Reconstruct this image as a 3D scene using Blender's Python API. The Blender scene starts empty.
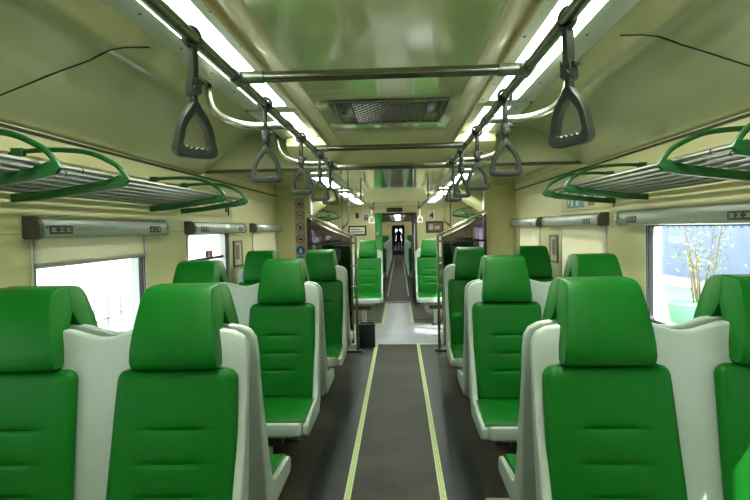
import bpy, bmesh, math, random
from mathutils import Vector, Matrix
random.seed(7)
PI = math.pi
scn = bpy.context.scene
COL = scn.collection

# ------------------------------------------------------------------ materials
def new_mat(name):
    m = bpy.data.materials.new(name); m.use_nodes = True
    return m, m.node_tree.nodes, m.node_tree.links

def pbr(name, col, rough=0.5, metal=0.0, spec=0.5, coat=0.0, noise=0.0, nscale=8.0, bump=0.0, bscale=60.0, trans=0.0, stretch=None):
    m, N, L = new_mat(name)
    b = N['Principled BSDF']
    b.inputs['Base Color'].default_value = (*col, 1)
    b.inputs['Roughness'].default_value = rough
    b.inputs['Metallic'].default_value = metal
    b.inputs['Specular IOR Level'].default_value = spec
    b.inputs['Coat Weight'].default_value = coat
    b.inputs['Coat Roughness'].default_value = 0.08
    if noise or bump:
        tc = N.new('ShaderNodeTexCoord')
        src = tc.outputs['Object']
        if stretch:
            mp = N.new('ShaderNodeMapping'); mp.inputs['Scale'].default_value = stretch
            L.new(src, mp.inputs['Vector']); src = mp.outputs['Vector']
    if noise:
        n = N.new('ShaderNodeTexNoise'); n.inputs['Scale'].default_value = nscale; n.inputs['Detail'].default_value = 5
        r = N.new('ShaderNodeValToRGB')
        r.color_ramp.elements[0].position = 0.3; r.color_ramp.elements[1].position = 0.7
        r.color_ramp.elements[0].color = (*[c * (1 - noise) for c in col], 1)
        r.color_ramp.elements[1].color = (*[min(1, c * (1 + noise)) for c in col], 1)
        L.new(src, n.inputs['Vector']); L.new(n.outputs['Fac'], r.inputs['Fac']); L.new(r.outputs['Color'], b.inputs['Base Color'])
    if bump:
        n2 = N.new('ShaderNodeTexNoise'); n2.inputs['Scale'].default_value = bscale; n2.inputs['Detail'].default_value = 3
        bp = N.new('ShaderNodeBump'); bp.inputs['Strength'].default_value = bump; bp.inputs['Distance'].default_value = 0.01
        L.new(src, n2.inputs['Vector']); L.new(n2.outputs['Fac'], bp.inputs['Height']); L.new(bp.outputs['Normal'], b.inputs['Normal'])
    return m

def glass_mat(name, tint, gloss=0.06, rough=0.0):
    m, N, L = new_mat(name)
    N.remove(N['Principled BSDF'])
    t = N.new('ShaderNodeBsdfTransparent'); t.inputs['Color'].default_value = (*tint, 1)
    g = N.new('ShaderNodeBsdfGlossy'); g.inputs['Roughness'].default_value = rough
    mx = N.new('ShaderNodeMixShader'); mx.inputs['Fac'].default_value = gloss
    L.new(t.outputs[0], mx.inputs[1]); L.new(g.outputs[0], mx.inputs[2])
    L.new(mx.outputs[0], N['Material Output'].inputs['Surface'])
    return m

def emit_mat(name, col, strength):
    m, N, L = new_mat(name)
    b = N['Principled BSDF']
    b.inputs['Base Color'].default_value = (0.8, 0.8, 0.8, 1)
    b.inputs['Emission Color'].default_value = (*col, 1)
    b.inputs['Emission Strength'].default_value = strength
    return m

def cloth_mat(name, col, tr):
    m, N, L = new_mat(name)
    b = N['Principled BSDF']; b.inputs['Base Color'].default_value = (*col, 1); b.inputs['Roughness'].default_value = 0.8
    t = N.new('ShaderNodeBsdfTranslucent'); t.inputs['Color'].default_value = (*col, 1)
    mx = N.new('ShaderNodeMixShader'); mx.inputs['Fac'].default_value = tr
    L.new(b.outputs[0], mx.inputs[1]); L.new(t.outputs[0], mx.inputs[2])
    L.new(mx.outputs[0], N['Material Output'].inputs['Surface'])
    return m

M = {}
M['green'] = pbr('green_vinyl', (0.0045, 0.112, 0.010), 0.38, spec=0.13, noise=0.08, nscale=6, bump=0.12, bscale=160)
M['green_paint'] = pbr('green_paint', (0.006, 0.10, 0.018), 0.35)
M['green_door'] = pbr('green_door_paint', (0.015, 0.30, 0.05), 0.4)
M['shell'] = pbr('cream_fibreglass', (0.345, 0.415, 0.365), 0.30, spec=0.45, noise=0.05, nscale=4)
M['wall'] = pbr('cream_wall_laminate', (0.64, 0.615, 0.33), 0.35, spec=0.4, noise=0.05, nscale=2.5)
M['ceil'] = pbr('glossy_cream_ceiling', (0.52, 0.545, 0.35), 0.12, spec=0.6, coat=0.6, noise=0.05, nscale=1.5, bump=0.03, bscale=1.2)
M['ceil_mid'] = pbr('mirror_cream_ceiling', (0.70, 0.75, 0.43), 0.07, metal=0.15, spec=0.7, coat=0.8, noise=0.04, nscale=1.2)
M['plank'] = pbr('cream_ceiling_plank', (0.62, 0.59, 0.34), 0.3, coat=0.3)
M['ridge'] = pbr('ochre_ceiling_lip', (0.40, 0.34, 0.13), 0.4)
M['seam'] = pbr('dark_seam', (0.02, 0.022, 0.012), 0.6)
M['soffit_lip'] = pbr('brown_soffit_lip', (0.09, 0.08, 0.05), 0.4)
M['tray'] = pbr('pale_metal_tray', (0.55, 0.62, 0.58), 0.35, metal=0.3)
M['lens'] = emit_mat('fluorescent_lens', (0.93, 1.0, 0.84), 15.0)
M['lens_vest'] = emit_mat('bright_fluorescent_lens', (0.95, 1.0, 0.9), 50.0)
M['lens_far'] = emit_mat('dim_fluorescent_lens', (0.95, 1.0, 0.9), 4.0)
M['steel'] = pbr('brushed_steel', (0.25, 0.26, 0.22), 0.24, metal=0.95, noise=0.06, nscale=30)
M['joint'] = pbr('grey_pipe_sleeve', (0.19, 0.22, 0.19), 0.35, metal=0.8)
M['chrome'] = pbr('pale_polished_pipe', (0.42, 0.42, 0.35), 0.24, metal=0.9)
M['alum'] = pbr('grey_rack_tube', (0.14, 0.15, 0.135), 0.28, metal=0.6)
M['handle'] = pbr('grey_plastic_grip', (0.026, 0.034, 0.027), 0.42, spec=0.35, noise=0.1, nscale=40)
M['strap'] = pbr('dark_strap', (0.04, 0.045, 0.04), 0.55)
M['grille'] = pbr('dark_grille_metal', (0.20, 0.20, 0.19), 0.2, metal=0.9)
M['black'] = pbr('black_plastic', (0.008, 0.008, 0.009), 0.45)
M['vent_shade'] = pbr('vent_shade_black', (0.015, 0.015, 0.015), 0.7)
M['housing'] = pbr('grey_blind_housing', (0.33, 0.38, 0.32), 0.35, metal=0.1)
M['cap'] = pbr('dark_blind_cap', (0.10, 0.10, 0.08), 0.5)
M['plate'] = pbr('dark_plate_and_dim_ceiling', (0.03, 0.032, 0.028), 0.5)
M['ink'] = pbr('pale_ink', (0.45, 0.46, 0.42), 0.6)
M['darkink'] = pbr('black_ink', (0.015, 0.015, 0.02), 0.6)
M['blind'] = cloth_mat('cream_blind_cloth', (0.60, 0.57, 0.38), 0.13)
M['gasket'] = pbr('black_rubber', (0.012, 0.014, 0.02), 0.6)
M['frame'] = pbr('pale_window_frame', (0.60, 0.64, 0.62), 0.4)
M['pane'] = glass_mat('window_glass', (0.94, 0.97, 0.98), 0.04)
M['tint'] = glass_mat('purple_tinted_glass', (0.45, 0.36, 0.48), 0.10)
M['white'] = pbr('white_print', (0.75, 0.75, 0.70), 0.5)
M['red'] = pbr('red_print', (0.45, 0.035, 0.03), 0.5)
M['maroon'] = pbr('maroon_print', (0.36, 0.13, 0.10), 0.5)
M['blue'] = pbr('blue_print', (0.02, 0.17, 0.42), 0.5)
M['signbeige'] = pbr('beige_sign_board', (0.46, 0.43, 0.33), 0.5)
M['teal'] = pbr('teal_print', (0.05, 0.25, 0.22), 0.5)
M['brownpic'] = pbr('brown_print', (0.16, 0.11, 0.07), 0.5)
M['pedestal'] = pbr('dark_seat_pedestal', (0.03, 0.03, 0.03), 0.5)
M['beam'] = pbr('brown_grey_beam', (0.30, 0.25, 0.20), 0.45)
M['post'] = pbr('grey_painted_post', (0.42, 0.42, 0.38), 0.4)
M['floor_mid'] = pbr('worn_grey_vinyl_floor', (0.022, 0.0205, 0.012), 0.5, spec=0.12, noise=0.5, nscale=2.6, bump=0.05, bscale=50)
M['floor_band'] = pbr('slate_vinyl_floor', (0.016, 0.019, 0.023), 0.45, spec=0.2, noise=0.25, nscale=4)
M['floor_out'] = pbr('brown_grey_vinyl_floor', (0.045, 0.040, 0.030), 0.5, spec=0.15, noise=0.2, nscale=4)
M['floor_light'] = pbr('pale_grey_vinyl_floor', (0.18, 0.195, 0.22), 0.36, spec=0.5, noise=0.15, nscale=3)
M['strip'] = pbr('yellow_green_strip', (0.42, 0.50, 0.20), 0.5, noise=0.12, nscale=20)
M['striplow'] = pbr('green_strip_groove', (0.16, 0.26, 0.07), 0.5)
M['threshold'] = pbr('reddish_threshold', (0.13, 0.055, 0.035), 0.45)
M['doorgrey'] = pbr('dark_plum_door', (0.15, 0.10, 0.16), 0.4)
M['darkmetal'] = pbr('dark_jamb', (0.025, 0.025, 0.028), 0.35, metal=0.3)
M['skin'] = pbr('skin', (0.30, 0.17, 0.11), 0.6)
M['dress'] = pbr('dark_clothes', (0.012, 0.012, 0.016), 0.8)
M['hair'] = pbr('dark_hair', (0.01, 0.008, 0.008), 0.6)
M['ground'] = pbr('pale_concrete_ground', (0.62, 0.60, 0.55), 0.9, noise=0.1, nscale=0.6)
M['bluewall'] = pbr('pale_blue_cladding', (0.26, 0.34, 0.55), 0.7, noise=0.12, nscale=0.5)
M['bluedark'] = pbr('blue_cladding_rib', (0.16, 0.25, 0.50), 0.7)
M['trunk'] = pbr('tan_bark', (0.20, 0.14, 0.09), 0.9, noise=0.2, nscale=10)
M['leaf'] = pbr('yellow_green_leaf', (0.20, 0.27, 0.10), 0.7, noise=0.3, nscale=3)
M['pot'] = pbr('mint_green_planter', (0.16, 0.50, 0.28), 0.6)
M['rail_out'] = pbr('blue_grey_railing', (0.13, 0.16, 0.21), 0.6)
M['rail_red'] = pbr('faded_red_rail', (0.36, 0.13, 0.10), 0.6)
M['outer'] = pbr('white_outer_skin', (0.6, 0.6, 0.58), 0.5)
M['canopy'] = pbr('pale_building', (0.72, 0.72, 0.72), 0.8)

# ------------------------------------------------------------------ mesh builder
class MB:
    def __init__(s): s.bm = bmesh.new()
    def box(s, x0, x1, y0, y1, z0, z1):
        v = [s.bm.verts.new(p) for p in ((x0,y0,z0),(x1,y0,z0),(x1,y1,z0),(x0,y1,z0),(x0,y0,z1),(x1,y0,z1),(x1,y1,z1),(x0,y1,z1))]
        for f in ((0,3,2,1),(4,5,6,7),(0,1,5,4),(1,2,6,5),(2,3,7,6),(3,0,4,7)): s.bm.faces.new([v[i] for i in f])
        return s
    def prism(s, pts, fn, lo, hi):
        """outline pts (a,b), fn(a,b,t)->xyz at t = lo / hi"""
        A = [s.bm.verts.new(fn(a, b, lo)) for a, b in pts]; B = [s.bm.verts.new(fn(a, b, hi)) for a, b in pts]
        n = len(pts)
        s.bm.faces.new(A[::-1]); s.bm.faces.new(B)
        for i in range(n): s.bm.faces.new((A[i], A[(i+1)%n], B[(i+1)%n], B[i]))
        return s
    def px(s, pts, x0, x1): return s.prism(pts, lambda a,b,t:(t,a,b), x0, x1)     # outline in (y,z)
    def py(s, pts, y0, y1): return s.prism(pts, lambda a,b,t:(a,t,b), y0, y1)     # outline in (x,z)
    def pz(s, pts, z0, z1): return s.prism(pts, lambda a,b,t:(a,b,t), z0, z1)
    def ring(s, outer, inner, fn, lo, hi):
        n = len(outer)
        V = {}
        for k, t in (('l', lo), ('h', hi)):
            V['o'+k] = [s.bm.verts.new(fn(a,b,t)) for a,b in outer]
            V['i'+k] = [s.bm.verts.new(fn(a,b,t)) for a,b in inner]
        for i in range(n):
            j = (i+1) % n
            s.bm.faces.new((V['ol'][i], V['ol'][j], V['il'][j], V['il'][i]))
            s.bm.faces.new((V['oh'][j], V['oh'][i], V['ih'][i], V['ih'][j]))
            s.bm.faces.new((V['ol'][j], V['ol'][i], V['oh'][i], V['oh'][j]))
            s.bm.faces.new((V['il'][i], V['il'][j], V['ih'][j], V['ih'][i]))
        return s
    def tube(s, pts, r, n=10, cap=True, closed=False):
        pts = [Vector(p) for p in pts]; R = []
        m = len(pts); prev = None
        for i, p in enumerate(pts):
            if closed: d = pts[(i+1)%m] - pts[i-1]
            else: d = pts[min(i+1, m-1)] - pts[max(i-1, 0)]
            d.normalize()
            if prev is None:
                a = Vector((0,0,1)) if abs(d.z) < 0.9 else Vector((1,0,0))
                u = d.cross(a).normalized()
            else:
                u = (prev - d * prev.dot(d)).normalized()
            prev = u; w = d.cross(u)
            rr = r[i] if isinstance(r, (list, tuple)) else r
            R.append([s.bm.verts.new(p + u*rr*math.cos(2*PI*k/n) + w*rr*math.sin(2*PI*k/n)) for k in range(n)])
        for i in range(m if closed else m-1):
            A, B = R[i], R[(i+1) % m]
            for k in range(n): s.bm.faces.new((A[k], A[(k+1)%n], B[(k+1)%n], B[k]))
        if cap and not closed:
            s.bm.faces.new(R[0][::-1]); s.bm.faces.new(R[-1])
        return s
    def disc(s, c, r, axis, th, n=20):
        c = Vector(c); a = Vector(axis).normalized()
        return s.tube([c - a*th/2, c + a*th/2], r, n)
    def build(s, name, mat, parent=None, bevel=0.0, seg=2, smooth=True, ang=35, loc=None):
        bmesh.ops.recalc_face_normals(s.bm, faces=s.bm.faces)
        if bevel:
            es = [e for e in s.bm.edges if len(e.link_faces) == 2 and e.calc_face_angle(0) > math.radians(30)]
            bmesh.ops.bevel(s.bm, geom=es, offset=bevel, segments=seg, profile=0.5, affect='EDGES', clamp_overlap=True)
        me = bpy.data.meshes.new(name); s.bm.to_mesh(me); s.bm.free()
        if smooth and len(me.polygons):
            me.polygons.foreach_set('use_smooth', [True]*len(me.polygons))
            me.set_sharp_from_angle(angle=math.radians(ang))
        me.materials.append(mat)
        o = bpy.data.objects.new(name, me); COL.objects.link(o)
        if parent: o.parent = parent
        if loc: o.location = loc
        return o

def tag(o, label, cat, group=None, kind=None):
    if label: o['label'] = label
    if cat: o['category'] = cat
    if group: o['group'] = group
    if kind: o['kind'] = kind
    return o
def struct(o): o['kind'] = 'structure'; return o
def empty(name, loc=(0,0,0), rz=0.0):
    o = bpy.data.objects.new(name, None); COL.objects.link(o)
    o.location = loc; o.rotation_euler = (0,0,rz); o.empty_display_size = 0.1
    return o
KIDS = {}
def kids(o): return [c for c in COL.objects if c.parent == o]
def dup(root, loc, rz=0.0, label=None, group=None, scale=None):
    r = root.copy(); COL.objects.link(r); r.location = loc; r.rotation_euler = (0,0,rz)
    if label: r['label'] = label
    if group: r['group'] = group
    if scale: r.scale = scale
    for ch in kids(root):
        c = ch.copy(); COL.objects.link(c); c.parent = r
        for g in kids(ch):
            d = g.copy(); COL.objects.link(d); d.parent = c
    return r
def arc(cx, cy, r, a0, a1, n):
    return [(cx + r*math.cos(a0+(a1-a0)*i/n), cy + r*math.sin(a0+(a1-a0)*i/n)) for i in range(n+1)]
def text_mesh(body, size, name, mat, parent, mtx):
    c = bpy.data.curves.new(name, 'FONT'); c.body = body; c.size = size; c.extrude = 0.0008; c.offset = 0.004
    c.align_x = 'CENTER'; c.align_y = 'CENTER'
    t = bpy.data.objects.new(name, c); COL.objects.link(t)
    bpy.context.view_layer.update()
    me = bpy.data.meshes.new_from_object(t.evaluated_get(bpy.context.evaluated_depsgraph_get()))
    bpy.data.objects.remove(t); me.transform(mtx); me.materials.clear(); me.materials.append(mat)
    o = bpy.data.objects.new(name, me); COL.objects.link(o); o.parent = parent
    return o

# ------------------------------------------------------------------ camera
F = 600.0; CAMLOC = Vector((0.048, 0.0, 1.42))
yaw, pit, roll = math.radians(2.34), math.radians(2.05), math.radians(1.2)
fw = Vector((-math.sin(yaw)*math.cos(pit), math.cos(yaw)*math.cos(pit), -math.sin(pit)))
rt = Vector((math.cos(yaw), math.sin(yaw), 0)); up = rt.cross(fw)
r2 = rt*math.cos(roll) - up*math.sin(roll); u2 = up*math.cos(roll) + rt*math.sin(roll)
cd = bpy.data.cameras.new('camera'); cam = bpy.data.objects.new('camera', cd); COL.objects.link(cam)
cd.sensor_width = 36.0; cd.lens = F/750*36; cd.clip_start = 0.02; cd.clip_end = 400
mw = Matrix((( r2.x, u2.x, -fw.x, CAMLOC.x), (r2.y, u2.y, -fw.y, CAMLOC.y), (r2.z, u2.z, -fw.z, CAMLOC.z), (0,0,0,1)))
cam.matrix_world = mw
scn.camera = cam

# ------------------------------------------------------------------ setting
WX = 1.42            # inner wall face
WT = 0.07            # wall thickness
Y0, YA, YB, YE = -2.6, 4.42, 7.15, 11.4     # back of car, ceiling arch, bulkheads, end wall
SH = lambda y: -0.008*max(0.0, y-11.6)     # the next carriages hang slightly lower

b = MB()
b.box(-WX-WT, WX+WT, Y0, YE+0.15, -0.12, 0.0)
floor = struct(b.build('floor', M['floor_out'], smooth=False))
b = MB(); b.box(-0.47, -0.27, Y0, 7.25, 0.0, 0.004); b.box(0.27, 0.47, Y0, 7.25, 0.0, 0.004)
b.box(-0.62, -0.24, 9.25, YE, 0.0, 0.004); b.box(0.24, 0.62, 9.25, YE, 0.0, 0.004)
b.build('side_band', M['floor_band'], floor, smooth=False)
b = MB(); b.box(-0.235, 0.235, Y0, 7.25, 0.0, 0.004);
b.build('aisle_runner', M['floor_mid'], floor, smooth=False)
b = MB(); b.box(-WX, WX, 7.285, 8.85, 0.0, 0.004); b.box(-0.205, 0.205, 8.85, YE, 0.0, 0.004)
b.build('vestibule_floor', M['floor_light'], floor, smooth=False)
tn = 0
def floor_strip(rects, low):
    global tn
    tn += 1
    b = MB()
    for r in rects: b.box(*r)
    o = struct(b.build('trim_%d' % tn, M['strip'], smooth=False))
    b = MB()
    for r in low: b.box(*r)
    b.build('groove', M['striplow'], o, smooth=False)
for s in (-1, 1):
    xs = lambda a, c: (min(s*a, s*c), max(s*a, s*c))
    a = xs(0.235, 0.27)
    rects = [(*a, Y0, 7.285, 0.0, 0.006)]
    if s > 0: rects.append((0.27, 0.50, 7.25, 7.285, 0.0, 0.006))
    else: rects.append((-0.31, -0.27, 7.25, 7.285, 0.0, 0.006))
    low = [(*xs(0.245, 0.249), Y0, 7.24, 0.006, 0.0065), (*xs(0.256, 0.260), Y0, 7.24, 0.006, 0.0065)]
    floor_strip(rects, low)
    a = xs(0.205, 0.24)
    floor_strip([(*a, 8.85, YE, 0.0, 0.006), (*xs(0.24, 0.40), 8.85, 8.885, 0.0, 0.006)], [(*xs(0.22, 0.225), 8.9, YE, 0.006, 0.0065)])
b = MB(); b.box(-0.275, 0.29, YE-0.10, YE+0.15, 0.0, 0.012); tn += 1
struct(b.build('trim_%d' % tn, M['threshold'], smooth=False))

# walls with window and door openings: (y0, y1, z0, z1)
WZ0, WZ1 = 0.86, 1.43
OPL = [(0.45, 1.80, WZ0, WZ1), (2.335, 3.39, WZ0, WZ1), (4.09, 5.10, WZ0, WZ1), (5.95, 7.07, WZ0, WZ1), (7.30, 8.36, 0.05, 1.78), (9.2, 10.6, WZ0, WZ1)]  # first opening is out of view, added to let light onto the front seats
OPR = [(0.45, 1.74, WZ0, WZ1), (2.26, 3.385, WZ0, WZ1), (4.03, 5.13, WZ0, WZ1), (5.91, 6.89, WZ0, WZ1), (7.30, 8.36, 0.05, 1.78), (9.2, 10.6, WZ0, WZ1)]  # first opening likewise added for light, shortened to trim the sun patch
WTOP = 1.90
def wall(name, s, ops):
    b = MB(); x0, x1 = (WX, WX+WT) if s > 0 else (-WX-WT, -WX)
    y = Y0
    for (a, c, z0, z1) in ops:
        b.box(x0, x1, y, a, 0, WTOP)
        b.box(x0, x1, a, c, 0, z0); b.box(x0, x1, a, c, z1, WTOP)
        y = c
    b.box(x0, x1, y, YE+0.15, 0, WTOP)
    return struct(b.build(name, M['wall'], smooth=False))
wl = wall('wall_left', -1, OPL); wr = wall('wall_right', 1, OPR)
b = MB(); b.box(-WX-WT, WX+WT, Y0-0.1, Y0, 0, 2.2); struct(b.build('wall_back', M['wall'], smooth=False))
# end wall with the gangway opening
b = MB(); DX0, DX1, DZ = -0.275, 0.29, 1.69
b.box(-WX, DX0-0.13, YE, YE+0.12, 0, WTOP); b.box(DX1+0.10, WX, YE, YE+0.12, 0, WTOP); b.box(DX0-0.13, DX1+0.10, YE, YE+0.12, DZ+0.02, WTOP)
struct(b.build('wall_front', M['wall'], smooth=False))
d = struct(empty('door_1', (0, YE, 0)))
b = MB(); b.box(DX0-0.13, DX0, -0.03, 0.13, 0.0, DZ+0.02); b.build('green_jamb', M['green_door'], d, 0.004)
b = MB(); b.box(DX1, DX1+0.10, -0.02, 0.12, 0.0, DZ+0.02); b.box(DX0, DX1, 0.0, 0.12, DZ-0.02, DZ+0.02); b.build('dark_jamb', M['darkmetal'], d, 0.004)
b = MB(); b.tube([(DX1+0.045, -0.05, 0.6), (DX1+0.045, -0.05, 1.5)], 0.012); b.box(DX1+0.035, DX1+0.055, -0.05, -0.02, 0.62, 0.65); b.box(DX1+0.035, DX1+0.055, -0.05, -0.02, 1.45, 1.48)
b.build('grab_bar', M['chrome'], d)
b = MB(); b.box(DX0-0.11, DX0-0.03, -0.045, -0.03, 1.24, 1.34); b.build('lock_plate', M['alum'], d, 0.003)
# bulkheads before the vestibule
for s, nm in ((-1, 'wall_partition_left'), (1, 'wall_partition_right')):
    b = MB(); xi = -1.015 if s < 0 else 1.065; x0, x1 = sorted((xi, s*WX)); b.box(x0, x1, YB, YB+0.09, 0, 1.905)
    struct(b.build(nm, M['wall'], smooth=False))
    tn += 1
    b = MB(); x0, x1 = sorted((xi-s*0.015, xi+s*0.007)); b.box(x0, x1, YB-0.012, YB+0.10, 0, 1.90); struct(b.build('trim_%d' % tn, M['frame'], bevel=0.003))
# wall trim: black joint under the ceiling cove, horizontal panel joint at window-head height
for s in (-1, 1):
    tn += 1; b = MB(); x0, x1 = sorted((s*(WX-0.008), s*(WX+0.002)))
    b.box(x0, x1, Y0, YB, 1.826, 1.838); struct(b.build('trim_%d' % tn, M['seam'], smooth=False))
    tn += 1; b = MB(); x0, x1 = sorted((s*(WX-0.012), s*(WX+0.002)))
    b.box(x0, x1, Y0, YB, 1.735, 1.75); struct(b.build('trim_%d' % tn, M['wall'], bevel=0.003))
    tn += 1; b = MB(); x0, x1 = sorted((s*(WX-0.003), s*(WX+0.002)))
    ops = OPL if s < 0 else OPR
    prev = Y0
    for (a, c, z0, z1) in ops[:4]:
        b.box(x0, x1, prev, a-0.05, 1.425, 1.429); prev = c+0.05
    struct(b.build('trim_%d' % tn, M['ridge'], smooth=False))
    tn += 1; b = MB(); x0, x1 = sorted((s*(WX-0.015), s*WX))
    b.box(x0, x1, Y0, 7.0, 0.0, 0.12); struct(b.build('baseboard_' + ('left' if s < 0 else 'right'), M['floor_band'], bevel=0.003))

# ceilings -------------------------------------------------------------------
ceil = struct(empty('ceiling', (0, 0, 0)))
def ext(pts, th, y0, y1, nm, mat, parent, bev=0.0):
    b = MB(); n = len(pts)
    o = pts + [(x, z+th) for x, z in pts[::-1]]
    b.py(o, y0, y1)
    return b.build(nm, mat, parent, bev)
for s in (-1, 1):
    prof = [(s*1.42, 1.845), (s*1.37, 1.862), (s*1.22, 1.995), (s*1.09, 2.095), (s*1.04, 2.122), (s*0.98, 2.13), (s*0.76, 2.125), (s*0.76, 2.065)]
    b = MB(); o = [(x, z) for x, z in prof] + [(s*0.76, 2.17), (s*1.0, 2.17), (s*1.12, 2.13), (s*1.42, 1.9)]
    b.py(o, Y0, YA); b.build('side_panel', M['ceil'], ceil, ang=50)
    # recess above the lamps, ochre lip, plank
    b = MB(); b.box(*sorted((s*0.42, s*0.77)), Y0, YA, 2.10, 2.16); b.build('lamp_recess', M['plank'], ceil, smooth=False)
    b = MB(); b.box(*sorted((s*0.413, s*0.427)), Y0, YA, 1.985, 2.11); b.build('lip', M['ridge'], ceil, 0.006)
    b = MB(); b.box(*sorted((s*0.338, s*0.414)), Y0, YA-0.28, 2.0, 2.05); b.build('plank', M['plank'], ceil, 0.004)
    sp = ([(-1.37, 1.975, 1.862), (-1.319, 2.035, 1.907), (-1.255, 2.106, 1.963), (-1.184, 2.177, 2.022), (-1.109, 2.253, 2.08), (-1.04, 2.27, 2.121), (-0.98, 2.272, 2.13), (-0.885, 2.272, 2.127)] if s < 0 else
          [(1.37, 2.02, 1.862), (1.267, 2.141, 1.953), (1.215, 2.2, 1.998), (1.155, 2.256, 2.045), (1.106, 2.304, 2.082), (1.04, 2.33, 2.121), (0.98, 2.33, 2.13), (0.893, 2.322, 2.128)])
    b = MB(); b.tube(sp, 0.004, 6); b.build('panel_joint', M['seam'], ceil)
b = MB(); b.box(-0.338, 0.338, Y0, 2.55, 2.006, 2.05); b.box(-0.338, 0.338, 2.553, YA-0.28, 2.006, 2.05)
b.build('centre_panel', M['ceil_mid'], ceil, smooth=False)
b = MB(); b.box(-0.42, 0.42, Y0, YA, 2.06, 2.12); b.build('backing', M['plank'], ceil, smooth=False)
# end bevel and arch: slopes down to a lip
b = MB()
b.px([(YA-0.28, 2.0), (YA-0.28, 2.1), (YA, 2.1), (YA, 1.90), (YA-0.02, 1.895)], -0.72, 0.72); b.build('end_bevel', M['plank'], ceil, 0.004)
arch = [(-1.40, 1.86), (-1.36, 1.87), (-1.22, 2.0), (-1.09, 2.1), (-1.04, 2.127), (-0.98, 2.135), (0.98, 2.135), (1.04, 2.127), (1.09, 2.1), (1.22, 2.0), (1.36, 1.87), (1.40, 1.86)]
b = MB(); b.py([(-1.40, 1.875)] + arch + [(1.40, 1.875)], YA, YA+0.05); b.build('arch_face', M['ceil'], ceil, smooth=False)
b = MB(); b.box(-1.385, 1.385, YA-0.025, YA+0.05, 1.856, 1.876); b.build('arch_lip', M['soffit_lip'], ceil, 0.004)
# lowered ceiling over the vestibule and the far bay
low = struct(empty('ceiling.001', (0, 0, 0)))
b = MB(); b.box(-WX, -0.5, YA+0.05, YE, 1.895, 1.97); b.box(0.5, WX, YA+0.05, YE, 1.895, 1.97); b.build('side_soffit', M['ceil'], low, smooth=False)
b = MB(); b.box(-0.5, 0.5, YA+0.05, 8.05, 1.89, 1.97); b.build('centre_panel', M['ceil_mid'], low, smooth=False)
b = MB(); b.px([(8.05, 1.89), (8.05, 1.96), (8.5, 1.96), (8.5, 1.79), (8.45, 1.79)], -0.42, 0.42); b.build('bevel', M['plank'], low, 0.004)
b = MB(); b.box(-0.5, 0.5, 8.5, YE, 1.895, 1.97); b.build('rear_panel', M['plank'], low, smooth=False)
b = MB(); b.box(-0.95, 0.95, YE-0.06, YE, 1.86, 1.895); b.build('light_bar', M['white'], low, 0.004)
# door headers over the vestibule side doors
for s, nm in ((-1, 'trim_30'), (1, 'trim_31')):
    b = MB(); b.py([(s*0.76, 1.893), (s*WX, 1.893), (s*WX, 1.63), (s*1.16, 1.63), (s*1.12, 1.66)], YB+0.10, 8.45)
    struct(b.build(nm, M['wall'], bevel=0.004))

# windows ------------------------------------------------------------------
wn = 0
def rrect(y0, y1, z0, z1, r, n=5):
    return arc(y1-r, z1-r, r, 0, PI/2, n) + arc(y0+r, z1-r, r, PI/2, PI, n) + arc(y0+r, z0+r, r, PI, 1.5*PI, n) + arc(y1-r, z0+r, r, 1.5*PI, 2*PI, n)
def window(s, op, post=None):
    global wn; wn += 1
    y0, y1, z0, z1 = op
    w = struct(empty('window_%d' % wn, (s*WX, (y0+y1)/2, z0)))
    cy = (y0+y1)/2
    fn = lambda a, c, t: (s*t, a-cy, c-z0)
    off = lambda k, r: rrect(y0+k, y1-k, z0+k, z1-k, r)
    b = MB(); b.ring(off(0, 0.02), off(0.010, 0.02), fn, -0.005, 0.012); b.build('gasket', M['gasket'], w)
    b = MB(); b.ring(off(0.010, 0.02), off(0.016, 0.02), fn, -0.002, 0.012); b.build('bead', M['frame'], w)
    b = MB(); b.ring(off(0.016, 0.02), off(0.028, 0.03), fn, 0.0, 0.02); b.build('rubber', M['gasket'], w)
    b = MB(); b.ring(off(0.002, 0.02), off(0.030, 0.03), fn, 0.021, 0.066); b.build('frame', M['frame'], w)
    b = MB(); b.prism(off(0.029, 0.03), fn, 0.050, 0.054); b.build('pane', M['pane'], w, smooth=False)
    if post: 
        b = MB(); b.box(*sorted((s*0.035, s*0.049)), y0-cy+0.03, y1-cy-0.03, post-z0, post-z0+0.022); b.build('sash_rail', M['gasket'], w, 0.003)
    b = MB(); b.box(*sorted((-s*0.03, s*0.03)), y0-cy+0.001, y1-cy-0.001, -0.012, 0.0); b.build('sill', M['frame'], w, 0.004)
    return w
for op in OPL[:4]: window(-1, op, post=(1.20 if op[0] == 4.09 else None))
window(-1, OPL[5])
for op in OPR[:4]: window(1, op)
window(1, OPR[5])
# vestibule side doors
for s, op, nm in ((-1, OPL[4], 'door_2'), (1, OPR[4], 'door_3')):
    y0, y1, z0, z1 = op; ym = (y0+y1)/2
    d = struct(empty(nm, (s*WX, ym, z0)))
    fn = lambda a, c, t: (s*t, a, c)
    for a0, a1 in ((y0-ym+0.005, -0.005), (0.005, y1-ym-0.005)):
        b = MB(); b.ring(rrect(a0, a1, 0, z1-z0, 0.004), rrect(a0+0.045, a1-0.045, 0.5, z1-z0-0.06, 0.05), fn, 0.02, 0.06); b.build('leaf', M['doorgrey'], d)
        b = MB(); b.prism(rrect(a0+0.04, a1-0.04, 0.495, z1-z0-0.055, 0.05), fn, 0.037, 0.042); b.build('pane', M['pane'], d, smooth=False)

# outer skin strip keeps the sun off the upper part of the windows (real car-body thickness is the wall itself)

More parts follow.
